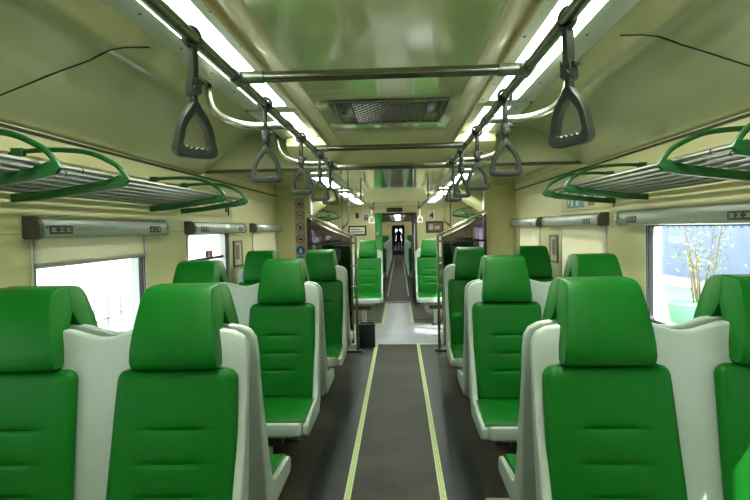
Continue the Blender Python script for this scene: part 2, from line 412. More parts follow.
# ------------------------------------------------------------------ ceiling lamps
def lamp(x, y0, y1, z, label, group, w=0.32, lw=0.14, screws=True, lens='lens'):
    L = (y1-y0)
    t = empty('ceiling_light', (x, (y0+y1)/2, z)); tag(t, label, 'light', group)
    b = MB(); hl = L/2
    b.box(-w/2, -lw/2, -hl, hl, 0, 0.035); b.box(lw/2, w/2, -hl, hl, 0, 0.035)
    b.box(-lw/2, lw/2, -hl, -hl+0.05, 0, 0.035); b.box(-lw/2, lw/2, hl-0.05, hl, 0, 0.035)
    b.build('tray', M['tray'], t, 0.003)
    b = MB(); b.py([(-lw/2+0.002, 0.012), (-lw/2+0.03, 0.004), (lw/2-0.03, 0.004), (lw/2-0.002, 0.012), (lw/2-0.002, 0.03), (-lw/2+0.002, 0.03)], -hl+0.052, hl-0.052)
    b.build('lens', M[lens], t)
    if screws:
        n = max(2, int(L/0.3)); 
        for sx in (-1, 1):
            for k in range(n):
                b = MB(); b.disc((sx*(lw/2+0.035), -hl+0.08+(L-0.16)*k/(n-1), -0.001), 0.005, (0,0,1), 0.004, 8); b.build('screw', M['cap'], t)
    return t
for s, nm in ((-1, 'left'), (1, 'right')):
    lamp(s*0.592, 1.0, 3.17, 2.062, 'long fluorescent ceiling light over the nearest seats on the %s side' % nm, 'fluorescent lights', w=0.332)
    lamp(s*0.592, 3.24, 4.26, 2.062, 'short fluorescent ceiling light on the %s side, just before the ceiling step' % nm, 'fluorescent lights', w=0.332)
    lamp(s*0.592, -1.6, 0.9, 2.062, 'fluorescent ceiling light on the %s side above the camera position' % nm, 'fluorescent lights', w=0.332, screws=False)
    lamp(s*0.62, 5.0, 6.4, 1.857, 'fluorescent light under the lowered ceiling on the %s, before the vestibule' % nm, 'fluorescent lights', w=0.24, lw=0.12, screws=False)
    lamp(s*0.62, 7.3, 8.3, 1.857, 'short fluorescent light over the vestibule on the %s' % nm, 'fluorescent lights', w=0.24, lw=0.12, screws=False, lens='lens_vest')
    lamp(s*0.62, 8.6, 10.6, 1.857, 'distant fluorescent light over the far seats on the %s beyond the vestibule' % nm, 'fluorescent lights', w=0.24, lw=0.12, screws=False)

# ------------------------------------------------------------------ ceiling vent grille
t = empty('ceiling_vent', (0.012, 3.02, 2.0)); tag(t, 'dark metal air grille set in the glossy centre ceiling panel', 'vent')
b = MB(); fn = lambda a, c, tt: (a, c, tt)
b.ring([(-0.275, -0.285), (0.275, -0.285), (0.275, 0.285), (-0.275, 0.285)], [(-0.25, -0.26), (0.25, -0.26), (0.25, 0.26), (-0.25, 0.26)], fn, -0.008, 0.004); b.build('frame', M['grille'], t, 0.002)
b = MB(); b.box(-0.25, 0.25, -0.26, 0.26, 0.0025, 0.004); b.build('backing', M['vent_shade'], t, smooth=False)  # flat dark sheet, its black stands in for the shade inside the duct
for sx in (-1, 1):
    b = MB(); b.box(*sorted((sx*0.178, sx*0.248)), -0.255, 0.255, -0.006, 0.001); b.build('side_flap', M['grille'], t, 0.002)
b = MB()
n = 13
for i in range(-n, n*2):
    for sg in (-1, 1):
        x0 = i*0.036; pts = []
        p0 = (x0, -0.255); p1 = (x0 + sg*0.51*0.62, 0.255)
        # clip to the mesh window
        def clip(p, q):
            t0, t1 = 0.0, 1.0; dx = q[0]-p[0]
            for lim, sgn in ((-0.172, 1), (0.172, -1)):
                a = sgn*(p[0]-lim); c = sgn*(q[0]-lim)
                if a < 0 and c < 0: return None
                if a < 0: t0 = max(t0, a/(a-c))
                elif c < 0: t1 = min(t1, a/(a-c))
            if t1 - t0 < 0.02: return None
            f = lambda k: (p[0]+dx*k, p[1]+(q[1]-p[1])*k)
            return f(t0), f(t1)
        r = clip(p0, p1)
        if r:
            (ax, ay), (bx, by) = r
            b.tube([(ax, ay, -0.002), (bx, by, -0.002)], 0.0028, 4)
b.build('mesh', M['grille'], t)

# ------------------------------------------------------------------ grab rails, cross bars, strap handles
RX, RZ, RR = 0.437, 1.885, 0.0165
def smooth_path(pts, n=6):
    """rounded corners through quadratic blends"""
    pts = [Vector(p) for p in pts]; out = [pts[0]]
    for i in range(1, len(pts)-1):
        a, p, c = pts[i-1], pts[i], pts[i+1]
        r = min((a-p).length, (c-p).length)*0.48
        s0 = p + (a-p).normalized()*r; s1 = p + (c-p).normalized()*r
        for k in range(n+1):
            u = k/n; out.append(s0*(1-u)**2 + p*2*u*(1-u) + s1*u*u)
    out.append(pts[-1]); return out
for s, nm in ((-1, 'left'), (1, 'right')):
    t = empty('grab_rail', (s*RX, 0, RZ)); tag(t, 'long grey steel ceiling grab rail on the %s of the aisle, carrying strap handles' % nm, 'rail', 'ceiling grab rails')
    b = MB(); b.tube([(0, Y0+0.02, 0), (0, YA-0.03, 0)], RR, 14); b.build('rail', M['steel'], t)
    for yy in (2.66, 4.18, 0.4):
        b = MB(); pts = smooth_path([(0.0, yy, 0), (s*0.20, yy, 0), (s*0.345, yy, 0.07), (s*0.355, yy, 0.245)], 8)
        b.tube(pts, 0.0155, 12); b.build('ceiling_branch', M['chrome'], t)
        b = MB(); b.disc((s*0.355, yy, 0.236), 0.03, (0,0,1), 0.012, 16); b.build('flange', M['joint'], t)
        b = MB(); b.tube([(0, yy-0.05, 0), (0, yy+0.05, 0)], 0.0205, 14); b.tube([(0, yy, 0), (s*0.07, yy, 0)], 0.0175, 14); b.build('sleeve', M['joint'], t)
    b = MB(); b.disc((0, YA-0.028, 0), 0.034, (0,1,0), 0.016, 16); b.build('end_flange', M['joint'], t)
for yy, lab in ((1.82, 'grey steel cross bar between the ceiling rails, nearest the camera'), (3.45, 'grey steel cross bar between the ceiling rails beyond the air grille')):
    t = empty('cross_bar', (0, yy, RZ)); tag(t, lab, 'rail', 'ceiling cross bars')
    b = MB(); b.tube([(-RX+0.03, 0, 0), (RX-0.03, 0, 0)], 0.0165, 14); b.build('bar', M['steel'], t)
    for s in (-1, 1):
        b = MB(); b.tube([(s*RX, 0, 0), (s*(RX-0.085), 0, 0)], 0.0195, 14); b.tube([(s*RX, -0.035, 0), (s*RX, 0.035, 0)], 0.0215, 14); b.build('sleeve', M['joint'], t)

def tri(W, H, r, base=0.0):
    """rounded triangle with the apex up; base at z=-H, apex at z=0"""
    cor = [(0, base), (-W/2, -H), (W/2, -H)]; out = []
    for i in range(3):
        p = Vector(cor[i]); a = Vector(cor[i-1]); c = Vector(cor[(i+1)%3])
        rr = r*(1.0 if i else 0.9)
        s0 = p + (a-p).normalized()*rr; s1 = p + (c-p).normalized()*rr
        e0 = (s0+s1)/2
        for k in range(7):
            u = k/6; q = s0*(1-u)**2 + p*2*u*(1-u) + s1*u*u
            out.append((q.x, q.y))
        # bowed side to the next corner
        n2 = Vector(cor[(i+1)%3]); 
        t0 = s1; t1 = n2 + (p-n2).normalized()*(r*(1.0 if (i+1)%3 else 0.9))
        nrm = Vector(((t1-t0).y, -(t1-t0).x)).normalized()
        bow = -0.008 if i != 1 else 0.0
        mid0 = (Vector((0, -H*0.6)))
        if (t0 - mid0).dot(nrm) < 0: nrm = -nrm
        for k in range(1, 8):
            u = k/8; q = t0.lerp(t1, u) + nrm*(-bow)*4*u*(1-u)
            out.append((q.x, q.y))
    return out
def make_handle():
    t = empty('strap_handle', (0, 0, 0)); t['category'] = 'strap handle'; t['group'] = 'hanging strap handles'
    b = MB(); b.tube([(0.0235*math.cos(a), 0, 0.0235*math.sin(a)) for a in [2*PI*k/20 for k in range(20)]], 0.0065, 8, closed=True)
    b.build('loop', M['strap'], t)
    b = MB(); b.px([(-0.0125, -0.024), (0.0125, -0.024), (0.012, -0.10), (-0.012, -0.10)], -0.008, 0.008); b.build('strap', M['handle'], t, 0.002)
    b = MB(); b.box(-0.015, 0.015, -0.014, 0.014, -0.135, -0.098); b.tube([(0, -0.018, -0.128), (0, 0.018, -0.128)], 0.013, 12); b.box(0.012, 0.026, -0.009, 0.009, -0.112, -0.1); b.tube([(0, 0, -0.13), (0, 0, -0.160)], 0.011, 10)
    b.build('clasp', M['handle'], t, 0.003)
    b = MB(); H = 0.155
    o = tri(0.146, H, 0.044); i = tri(0.146, H, 0.044)
    # inner outline: shrink towards the centre, deeper grip bar at the bottom
    cx, cz = 0, -0.62*H
    inn = []
    for (x, z) in i:
        dx, dz = x-cx, z-cz
        k = 0.66
        q = (dx*k, dz*0.63 + cz + 0.0)
        if q[1] < -H+0.024: q = (q[0], -H+0.024 + 0.0035*math.sin(q[0]*2*PI/0.0155))
        inn.append(q)
    b.ring(o, inn, lambda a, c, tt: (a, tt, c-0.133), -0.0115, 0.0115)
    b.build('grip', M['handle'], t, 0.0035, ang=50)
    return t
proto = make_handle()
hs = [(-1, 1.43, 0.98, 0.0), (-1, 2.21, 0.15, 0.0), (-1, 3.02, -0.1, 0), (-1, 3.72, 0.12, 0), (-1, 4.28, 0.05, 0),
      (1, 1.39, -1.02, -0.03), (1, 2.19, 0.0, 0), (1, 2.97, 0.10, 0), (1, 3.72, 0.5, 0), (1, 4.28, 0.0, 0)]
ordn = ['nearest the camera', 'second from the camera', 'third from the camera', 'fourth from the camera', 'last before the ceiling step']
for i, (s, yy, rz, ry) in enumerate(hs):
    lab = 'grey triangular strap handle on the %s ceiling rail, %s' % ('left' if s < 0 else 'right', ordn[i % 5])
    o = proto if i == 0 else dup(proto, (0,0,0))
    o.location = (s*RX, yy, RZ); o['label'] = lab; o.rotation_euler = (0, ry, rz)

# ------------------------------------------------------------------ luggage racks
def rack(s, y0, y1, bys, label, nr=7):
    t = empty('luggage_rack', (s*WX, (y0+y1)/2, 1.577)); tag(t, label, 'luggage rack', 'luggage racks')
    cy = (y0+y1)/2
    for k in range(nr):
        u = 0.05 + 0.93*k/(nr-1)
        b = MB(); b.tube([(-s*(0.02+0.385*u), y0-cy, 0.014+0.045*u), (-s*(0.02+0.385*u), y1-cy, 0.014+0.045*u)], 0.0095, 8); b.build('rail', M['alum'], t)
    for by in bys:
        y = by - cy
        arm = [(0, -0.03), (0.14, -0.02), (0.38, 0.010), (0.44, 0.024), (0.460, 0.044), (0.452, 0.064), (0.42, 0.064), (0.37, 0.046), (0.14, 0.012), (0, 0.004)]
        b = MB(); b.py([(-s*a, c) for a, c in arm], y-0.011, y+0.011); br = b.build('bracket', M['green_paint'], t, 0.003)
        pts = smooth_path([(-s*0.449, y, 0.052), (-s*0.415, y, 0.10), (-s*0.31, y, 0.155), (-s*0.16, y, 0.168), (-s*0.0, y, 0.160)], 6)
        b = MB(); b.tube(pts, 0.0095, 8); b.build('bow', M['green_paint'], br)
        b = MB(); b.box(*sorted((0.0, -s*0.055)), y-0.016, y+0.016, 0.145, 0.175); b.build('wall_bracket', M['green_paint'], br, 0.003)
    return t
rack(-1, 0.3, 1.99, (0.5, 1.77), 'green bracketed luggage rack of grey tubes, left wall, nearest the camera')
rack(-1, 2.0, 4.03, (2.23, 3.5, 4.0), 'green bracketed luggage rack of grey tubes over the left windows, farther one')
rack(1, 0.3, 1.90, (0.5, 1.69), 'green bracketed luggage rack of grey tubes, right wall, nearest the camera')
rack(1, 1.91, 3.90, (2.16, 3.37, 3.87), 'green bracketed luggage rack of grey tubes over the right windows, farther one')
rack(-1, 8.9, 10.9, (8.92, 10.4), 'small distant green luggage rack on the left wall beyond the vestibule', 5)
rack(1, 8.9, 10.9, (8.92, 10.4), 'small distant green luggage rack on the right wall beyond the vestibule', 5)

# ------------------------------------------------------------------ window blinds
def blind(s, y0, y1, drop, op, label, plates=((0.12, 0.17), (0.84, 0.15)), w=None, zt=1.495, h=0.088):
    cy = (y0+y1)/2; L = y1-y0
    t = empty('window_blind', (s*WX, cy, zt-h)); tag(t, label, 'blind', 'roller window blinds')
    prof = [(0, 0.004), (0.045, 0.0), (0.062, 0.006), (0.066, 0.016), (0.066, 0.05), (0.056, 0.078), (0.04, h), (0, h)]
    b = MB(); b.py([(-s*a, c) for a, c in prof], -L/2+0.03, L/2-0.03); hs_ = b.build('housing', M['housing'], t, 0.002)
    for e in (-1, 1):
        b = MB(); b.py([(-s*a*1.12, c*1.05-0.003) for a, c in prof], *sorted((e*(L/2-0.032), e*L/2))); b.build('end_cap', M['cap'] if e == -1 else M['housing'], t, 0.003)
        b = MB(); b.disc((-s*0.069, e*(L/2-0.055), 0.045), 0.004, (1,0,0), 0.006, 8); b.build('screw', M['cap'], hs_)
    for f, wd in plates:
        yy = -L/2 + f*L
        b = MB(); b.box(*sorted((-s*0.064, -s*0.0685)), yy-wd/2, yy+wd/2, 0.017, 0.052); p = b.build('number_plate', M['plate'], t, 0.001)
        b = MB()
        for k, gx in enumerate((-0.32, 0.0, 0.32)):
            cx_ = yy + gx*wd
            b.box(*sorted((-s*0.0685, -s*0.0693)), cx_-wd*0.11, cx_+wd*0.11, 0.026, 0.029); b.box(*sorted((-s*0.0685, -s*0.0693)), cx_-wd*0.11, cx_+wd*0.11, 0.041, 0.044)
            b.box(*sorted((-s*0.0685, -s*0.0693)), cx_-wd*0.03, cx_+wd*0.03, 0.03, 0.04)
            if k != 1: b.box(*sorted((-s*0.0685, -s*0.0693)), cx_-wd*0.11, cx_-wd*0.06, 0.03, 0.04)
        b.build('number', M['ink'], p, smooth=False)
    if drop:
        b = MB(); b.bm.faces.new([b.bm.verts.new(q) for q in ((-s*0.005, op[0]-cy+0.005, -drop), (-s*0.005, op[1]-cy-0.005, -drop), (-s*0.005, op[1]-cy-0.005, 0.012), (-s*0.005, op[0]-cy+0.005, 0.012))]); c = b.build('cloth', M['blind'], t, smooth=False)
        b = MB(); b.box(*sorted((0.002*s, -s*0.016)), op[0]-cy, op[1]-cy, -drop-0.022, -drop); b.build('bottom_bar', M['housing'], t, 0.003)
    for yy in (op[0]-0.012, op[1]-0.002):
        b = MB(); b.box(*sorted((0, -s*0.008)), yy-cy, yy-cy+0.014, 0.86-(zt-h), 0.004); b.build('guide', M['frame'], t, 0.002)
    return t
blind(-1, 2.28, 3.62, 0.10, OPL[1], 'grey roller blind pulled partly down over the nearest left window')
blind(-1, 4.05, 5.46, 0.0, OPL[2], 'grey roller blind rolled fully up over the second left window', plates=((0.17, 0.17), (0.88, 0.15)))
blind(-1, 5.84, 7.12, 0.5, OPL[3], 'grey roller blind drawn down at the left window beside the prohibition signs', plates=((0.2, 0.15),))
blind(1, 2.18, 3.68, 0.0, OPR[1], 'grey roller blind rolled up over the clear right window')
blind(1, 3.98, 5.52, 0.5, OPR[2], 'grey roller blind drawn down over the middle right window, the wider drawn one', plates=((0.18, 0.17),))
blind(1, 5.75, 7.12, 0.5, OPR[3], 'grey roller blind drawn down over the narrow right window next to the partition', plates=((0.2, 0.14),))
blind(-1, 0.40, 1.82, 0.1, OPL[0], 'grey roller blind on the left window beside the camera')
blind(1, 0.40, 1.82, 0.16, OPR[0], 'unseen grey roller blind lowered to cut the sun, right window beside the camera')  # out of view, pulled down to keep the sun off the shell between seats

# ------------------------------------------------------------------ seats
def cushion_panel(w0, w1, h, th, tufts, tw, nx=18, nz=84, y_top=0.0, y_bot=0.0, z0=0.0, skew=0.0):
    """tufted backrest: bottom width w0, top width w1, sheared from y_bot to y_top; front towards -y"""
    b = MB(); Fv = []; Bv = []
    for j in range(nz+1):
        v = j/nz; z = z0 + h*v; w = w0 + (w1-w0)*v
        # rounded outline at top and bottom corners
        e = min(v, 1-v)*h; r = 0.035
        inset = 0.0 if e > r else r - math.sqrt(max(0, r*r - (r-e)**2))
        fr, br = [], []
        for i in range(nx+1):
            u = -1 + 2*i/nx
            uu = math.copysign(1-(1-abs(u))**1.5, u)
            hw = w/2 - inset
            x = uu*hw - skew*(1-v)
            xl = uu*hw
            dx = hw - abs(xl)
            ed = min(dx, e)
            rr = 0.028
            k = 1.0 if ed > rr else math.sqrt(max(0.0, 1-(1-ed/rr)**2))
            dep = th*(0.25 + 0.75*k) + 0.010*(1-uu*uu)*math.sin(PI*min(1, max(0, v)))
            for tz in tufts:
                g = math.exp(-((z-tz)/0.0045)**2)*0.010 + math.exp(-((z-tz)/0.018)**2)*0.004
                fx = 1/(1+math.exp((abs(xl)-tw/2)/0.008))
                dep -= g*fx
            yy = y_bot + (y_top-y_bot)*v
            fr.append(b.bm.verts.new((x, yy-dep, z))); br.append(b.bm.verts.new((x, yy, z)))
        Fv.append(fr); Bv.append(br)
    for j in range(nz):
        for i in range(nx):
            b.bm.faces.new((Fv[j][i], Fv[j][i+1], Fv[j+1][i+1], Fv[j+1][i]))
            b.bm.faces.new((Bv[j][i+1], Bv[j][i], Bv[j+1][i], Bv[j+1][i+1]))
        b.bm.faces.new((Bv[j][0], Fv[j][0], Fv[j+1][0], Bv[j+1][0])); b.bm.faces.new((Fv[j][nx], Bv[j][nx], Bv[j+1][nx], Fv[j+1][nx]))
    for i in range(nx):
        b.bm.faces.new((Bv[0][i], Bv[0][i+1], Fv[0][i+1], Fv[0][i])); b.bm.faces.new((Fv[nz][i], Fv[nz][i+1], Bv[nz][i+1], Bv[nz][i]))
    return b

def headrest():
    prof = [(0.045, 0.988), (0.0, 0.985), (-0.014, 0.993), (-0.022, 1.012), (-0.022, 1.05), (-0.012, 1.10), (0.008, 1.155), (0.030, 1.205), (0.046, 1.228),
            (0.066, 1.240), (0.10, 1.245), (0.1385, 1.246), (0.1385, 1.16), (0.118, 1.125), (0.085, 1.085), (0.066, 1.04), (0.058, 1.0)]
    b = MB(); st = [(-1.0, 0.955), (-0.97, 0.985), (-0.9, 1.0), (-0.5, 1.0), (0, 1.0), (0.5, 1.0), (0.9, 1.0), (0.97, 0.985), (1.0, 0.955)]
    cy, cz = 0.045, 1.10
    rows = []
    for u, k in st:
        row = []
        for (y, z) in prof:
            hw = 0.138 - 0.026*max(0, (z-1.02)/0.225)**1.1
            bul = 0.004*(1-u*u) if y < 0.03 else 0
            yy = cy + (y-cy)*(k if y < 0.1 else 1.0) - bul; zz = cz + (z-cz)*k
            row.append(b.bm.verts.new((u*hw, min(yy, 0.1385), zz)))
        rows.append(row)
    n = len(prof)
    for a, c in zip(rows, rows[1:]):
        for i in range(n): b.bm.faces.new((a[i], a[(i+1)%n], c[(i+1)%n], c[i]))
    b.bm.faces.new(rows[0]); b.bm.faces.new(rows[-1][::-1])
    return b

BACK_TOP_Y, BACK_BOT_Y = 0.038, -0.03
def make_seat():
    t = empty('train_seat', (0,0,0)); t['category'] = 'seat'; t['group'] = 'double green train seats'
    HA, HB = 0.482, 0.466      # aisle side (+x) and wall side
    # back panel of the shell: outline in (x, z), leaning plate, with a dip between the two headrests
    z1 = 1.075
    out = [(-HB, 0.40), (-HB, 1.00), (-HB+0.004, 1.05), (-HB+0.02, 1.078), (-HB+0.05, 1.094), (-0.36, 1.106), (-0.20, 1.112), (-0.11, 1.102), (-0.07, 1.09), (-0.03, 1.079), (0, 1.076),
           (0.03, 1.079), (0.07, 1.09), (0.11, 1.102), (0.20, 1.112), (0.36, 1.106), (HA-0.05, 1.094), (HA-0.02, 1.078), (HA-0.004, 1.05), (HA, 1.00), (HA, 0.40)]
    lean = lambda z: -0.045 + (z-0.40)*(0.083+0.03)/0.7
    b = MB(); b.prism(out, lambda a, c, tt: (a, lean(c)+tt, c), 0.0, 0.045)
    b.build('back_shell', M['shell'], t, 0.009, 3, ang=40)
    # side cheeks, L shaped, along the backrest and the seat
    ch = [(0.080, 0.975), (0.056, 0.975), (0.044, 0.93), (0.002, 0.78), (-0.062, 0.59)] + [(-0.085, 0.53), (-0.105, 0.48), (-0.15, 0.452)] + [(-0.42, 0.43), (-0.46, 0.424), (-0.48, 0.41), (-0.48, 0.368), (-0.46, 0.352), (-0.06, 0.352), (-0.03, 0.40), (0.06, 0.90)]
    for s in (-1, 1):
        b = MB(); b.px(ch, *((HA-0.032, HA) if s > 0 else (-HB, -HB+0.032))); b.build('side_cheek', M['shell'], t, 0.008, 3)
    b = MB(); b.pz([(-HB+0.02, -0.42), (-HB+0.03, -0.46), (-HB+0.06, -0.482), (HA-0.06, -0.482), (HA-0.03, -0.46), (HA-0.02, -0.42), (HA-0.02, 0.0), (-HB+0.02, 0.0)], 0.35, 0.422)
    b.build('seat_pan', M['shell'], t, 0.012, 3)
    for cx in (-0.262, 0.262):
        bb = cushion_panel(0.425, 0.388, 0.545, 0.034, (0.602, 0.70, 0.802), 0.165, y_top=BACK_TOP_Y, y_bot=BACK_BOT_Y-0.025, z0=0.438, skew=0.014)
        o = bb.build('backrest', M['green'], t, ang=60); o.location = (cx, 0, 0)
        o = headrest().build('headrest', M['green'], t, ang=50); o.location = (cx, 0, 0)
        b = MB(); b.px([(-0.08, 0.42), (-0.08, 0.452), (-0.14, 0.462), (-0.25, 0.462), (-0.405, 0.450), (-0.455, 0.436), (-0.466, 0.424), (-0.466, 0.42)], -0.2, 0.2)
        o = b.build('seat_cushion', M['green'], t, 0.014, 3); o.location = (cx, 0, 0)
    b = MB(); b.box(-0.36, 0.36, -0.36, -0.16, 0.302, 0.35); b.build('cross_beam', M['beam'], t, 0.004)
    for lx in (-0.2, 0.2):
        b = MB(); b.box(lx-0.035, lx+0.035, -0.28, -0.2, 0.012, 0.302); lg = b.build('leg', M['post'], t, 0.004)
        b = MB(); b.box(lx-0.07, lx+0.07, -0.32, -0.16, 0.0, 0.012); b.build('foot_plate', M['pedestal'], lg, 0.002)
    b = MB(); b.box(-0.30, 0.30, -0.30, -0.18, 0.235, 0.302); b.build('mount_box', M['pedestal'], t, 0.004)
    return t
seat0 = make_seat()
CXL, CXR = -0.934, 0.942
used = [False]
def seat(x, y, front, label, z=0.0, s=None):
    o = seat0 if not used[0] else dup(seat0, (0,0,0))
    used[0] = True
    o.location = (x, y, z); o.rotation_euler = (0, 0, 0 if front else PI); o['label'] = label
    if (x < 0) != front: o.scale = (-1, 1, 1)      # the aisle side of the shell always faces the aisle
    return o
SP = 0.279
rowsL = [1.86, 3.52, 5.10]; rowsR = [1.845, 3.44, 5.02]; INW = [0.0, 0.014, 0.034]; INR = [0.0, 0.024, 0.036]
nmr = ['nearest row', 'second row', 'third row']
for k in range(3):
    seat(CXL+INW[k], rowsL[k], True, 'double green seat in cream shell facing the camera, left of aisle, %s' % nmr[k])
    seat(CXL+INW[k], rowsL[k]+SP, False, 'double green seat facing away, back to back behind the left %s' % nmr[k])
    seat(CXR-INR[k], rowsR[k], True, 'double green seat in cream shell facing the camera, right of aisle, %s' % nmr[k])
    seat(CXR-INR[k], rowsR[k]+SP, False, 'double green seat facing away, back to back behind the right %s' % nmr[k])
seat(-0.69, 9.0, True, 'bright green seat standing beyond the vestibule, left of the aisle by the green door jamb')
seat(0.765, 9.0, True, 'bright green seat standing beyond the vestibule, right of the aisle under the number 4 sign')

# ------------------------------------------------------------------ vestibule screens
for s, nm in ((-1, 'left'), (1, 'right')):
    t = empty('draught_screen', (s*0.47+(0.02 if s < 0 else 0.01), 6.87, 0)); tag(t, 'tinted glass screen with a sloping steel top rail, %s side before the vestibule' % nm, 'partition', 'tinted glass screens')
    X = lambda a: s*(a-0.47)
    b = MB(); b.tube([(X(0.475), 0, 0.02), (X(0.475), 0, 1.32)], 0.016, 12); b.build('post', M['steel'], t)
    b = MB(); b.tube([(X(0.525), 0.0, 0.10), (X(0.525), 0.0, 1.33)], 0.012, 12); b.build('inner_post', M['steel'], t)
    b = MB(); b.tube([(X(0.465), 0, 1.318), (X(0.50), 0, 1.338), (X(1.03), 0, 1.60)], 0.017, 12); b.build('top_rail', M['chrome'], t)
    b = MB(); b.tube([(X(0.54), 0.01, 1.305), (X(1.03), 0.01, 1.55)], 0.009, 10); b.build('lower_top_rail', M['steel'], t)
    b = MB(); b.tube([(X(0.485), 0, 1.26), (X(1.03), 0, 1.26)], 0.012, 10); b.build('middle_rail', M['black'], t)
    b = MB(); b.py([(X(0.535), 0.20), (X(1.03), 0.20), (X(1.03), 1.545), (X(0.535), 1.30)], -0.004, 0.004); b.build('glass', M['tint'], t, smooth=False)
    b = MB(); b.box(*sorted((X(0.53), X(0.86))), 0.006, 0.03, 0.10, 1.235); b.build('solid_panel', M['black'], t, 0.003)
    b = MB(); b.box(*sorted((X(0.42), X(0.62))), -0.05, 0.05, 0.0, 0.024); b.build('foot', M['black'], t, 0.004)
    for zz in (0.75, 1.0):
        b = MB(); b.box(*sorted((X(0.465), X(0.535))), -0.018, 0.018, zz-0.012, zz+0.012); b.build('clamp', M['alum'], t, 0.003)
    b = MB(); b.tube([(X(0.62), 0, 1.40), (X(0.62), 0, 1.893)], 0.011, 10); b.build('ceiling_pole', M['steel'], t)
    b = MB(); b.tube(smooth_path([(X(0.62), -0.03, 1.43), (X(0.545), -0.03, 1.49), (X(0.545), -0.03, 1.68), (X(0.545), -0.03, 1.893)]), 0.011, 10); b.build('bent_pole', M['chrome'], t)

t = empty('trash_bin', (-0.36, 7.19, 0)); tag(t, 'small black square bin on the floor at the foot of the left glass screen', 'bin')
b = MB(); b.pz([(-0.095, -0.085), (0.095, -0.085), (0.095, 0.085), (-0.095, 0.085)], 0.0, 0.262); b.build('body', M['black'], t, 0.006)
b = MB(); b.ring(rrect(-0.1, 0.1, -0.09, 0.09, 0.01), rrect(-0.085, 0.085, -0.075, 0.075, 0.01), lambda a, c, tt: (a, c, tt), 0.258, 0.28); b.build('rim', M['black'], t)

# ------------------------------------------------------------------ signs, posters, panels
t = empty('safety_sign', (-1.135, YB-0.001, 1.25)); tag(t, 'tall narrow sign board with round prohibition signs above blue ones on left partition', 'sign')
b = MB(); b.box(-0.06, 0.06, -0.006, 0.0, -0.32, 0.55); b.build('board', M['signbeige'], t, 0.001)
for k, zz in enumerate((0.485, 0.345, 0.205, 0.065, -0.075, -0.195)):
    kind = 'prohibition_sign' if k < 4 else 'mandatory_sign'
    if k < 4:
        b = MB(); b.disc((0, -0.0065, zz), 0.052, (0,1,0), 0.002, 28); p = b.build(kind, M['signbeige'], t)
        ro = [(0.054*math.cos(2*PI*i/28), zz+0.054*math.sin(2*PI*i/28)) for i in range(28)]; ri = [(0.043*math.cos(2*PI*i/28), zz+0.043*math.sin(2*PI*i/28)) for i in range(28)]
        b = MB(); b.ring(ro, ri, lambda a, c, tt: (a, tt, c), -0.0095, -0.0075); b.tube([(-0.034, -0.0085, zz+0.032), (0.034, -0.0085, zz-0.032)], 0.004, 4); b.build('red_ring', M['maroon'], p)
        b = MB()
        if k == 0: b.box(-0.028, 0.028, -0.0088, -0.0075, zz-0.02, zz-0.004); b.disc((0.008, -0.008, zz+0.008), 0.012, (0,1,0), 0.0015, 14)
        elif k == 1: b.box(-0.03, 0.026, -0.0088, -0.0075, zz-0.005, zz+0.004); b.box(0.018, 0.024, -0.0088, -0.0075, zz+0.008, zz+0.022)
        elif k == 2: b.py([(-0.022, zz+0.02), (-0.004, zz+0.024), (0.0, zz), (0.022, zz+0.012), (0.018, zz-0.02), (-0.006, zz-0.03), (-0.014, zz-0.008)], -0.0088, -0.0075)
        else: b.py([(-0.03, zz-0.016), (0.03, zz-0.016), (0.022, zz+0.004), (0.004, zz+0.012), (-0.018, zz)], -0.0088, -0.0075)
        b.build('pictogram', M['darkink'], p)
    else:
        b = MB(); b.disc((0, -0.0065, zz), 0.053, (0,1,0), 0.002, 28); p = b.build(kind, M['blue'], t)
        b = MB(); b.disc((0.0, -0.008, zz+0.016), 0.012, (0,1,0), 0.0015, 14); b.py([(-0.02, zz-0.03), (0.016, zz-0.032), (0.022, zz+0.0), (-0.008, zz+0.006)], -0.0088, -0.0075); b.build('pictogram', M['white'], p)

def framed(name, s, y, z, w, h, label, mats):
    t = empty(name, (s*WX, y, z)); tag(t, label, 'poster')
    b = MB(); b.box(*sorted((0, -s*0.008)), -w/2, w/2, -h/2, h/2); b.build('sheet', M[mats[0]], t, smooth=False)
    b = MB(); b.ring(rrect(-w/2-0.012, w/2+0.012, -h/2-0.012, h/2+0.012, 0.004), rrect(-w/2+0.004, w/2-0.004, -h/2+0.004, h/2-0.004, 0.004), lambda a, c, tt: (tt, a, c), *sorted((0.0, -s*0.014))); b.build('frame', M[mats[1]], t)
    b = MB(); b.box(*sorted((-s*0.008, -s*0.0092)), -w*0.28, w*0.2, -h*0.25, h*0.36); b.build('picture', M[mats[2]], t, smooth=False)
    return t
framed('framed_notice', -1, 5.37, 1.22, 0.26, 0.21, 'framed brown notice on the left wall between the second and third windows', ('signbeige', 'alum', 'brownpic'))
framed('framed_notice', 1, 5.37, 1.21, 0.24, 0.22, 'framed brown notice on the right wall between the two drawn blinds', ('signbeige', 'alum', 'brownpic'))
t = empty('wall_panel', (-WX, 4.65, 1.605)); tag(t, 'cream access panel with a small latch above the second left window blind', 'panel')
b = MB(); b.box(0.0, 0.014, -0.56, 0.56, -0.062, 0.062); b.build('cover', M['wall'], t, 0.004)
b = MB(); b.box(0.014, 0.022, 0.33, 0.39, -0.02, 0.04); b.tube([(0.018, 0.42, -0.05), (0.018, 0.42, 0.03)], 0.006, 6); b.build('latch', M['cap'], t, 0.002)
t = empty('wall_sticker_board', (WX, 4.5, 1.60)); tag(t, 'small cream notice board with teal printed panel above the middle right blind', 'notice')
b = MB(); b.box(-0.012, 0.0, -0.62, 0.62, -0.075, 0.055); b.build('board', M['wall'], t, 0.003)
b = MB(); b.box(-0.0135, -0.012, -0.02, 0.42, -0.055, 0.04); b.build('picture', M['teal'], t, smooth=False)
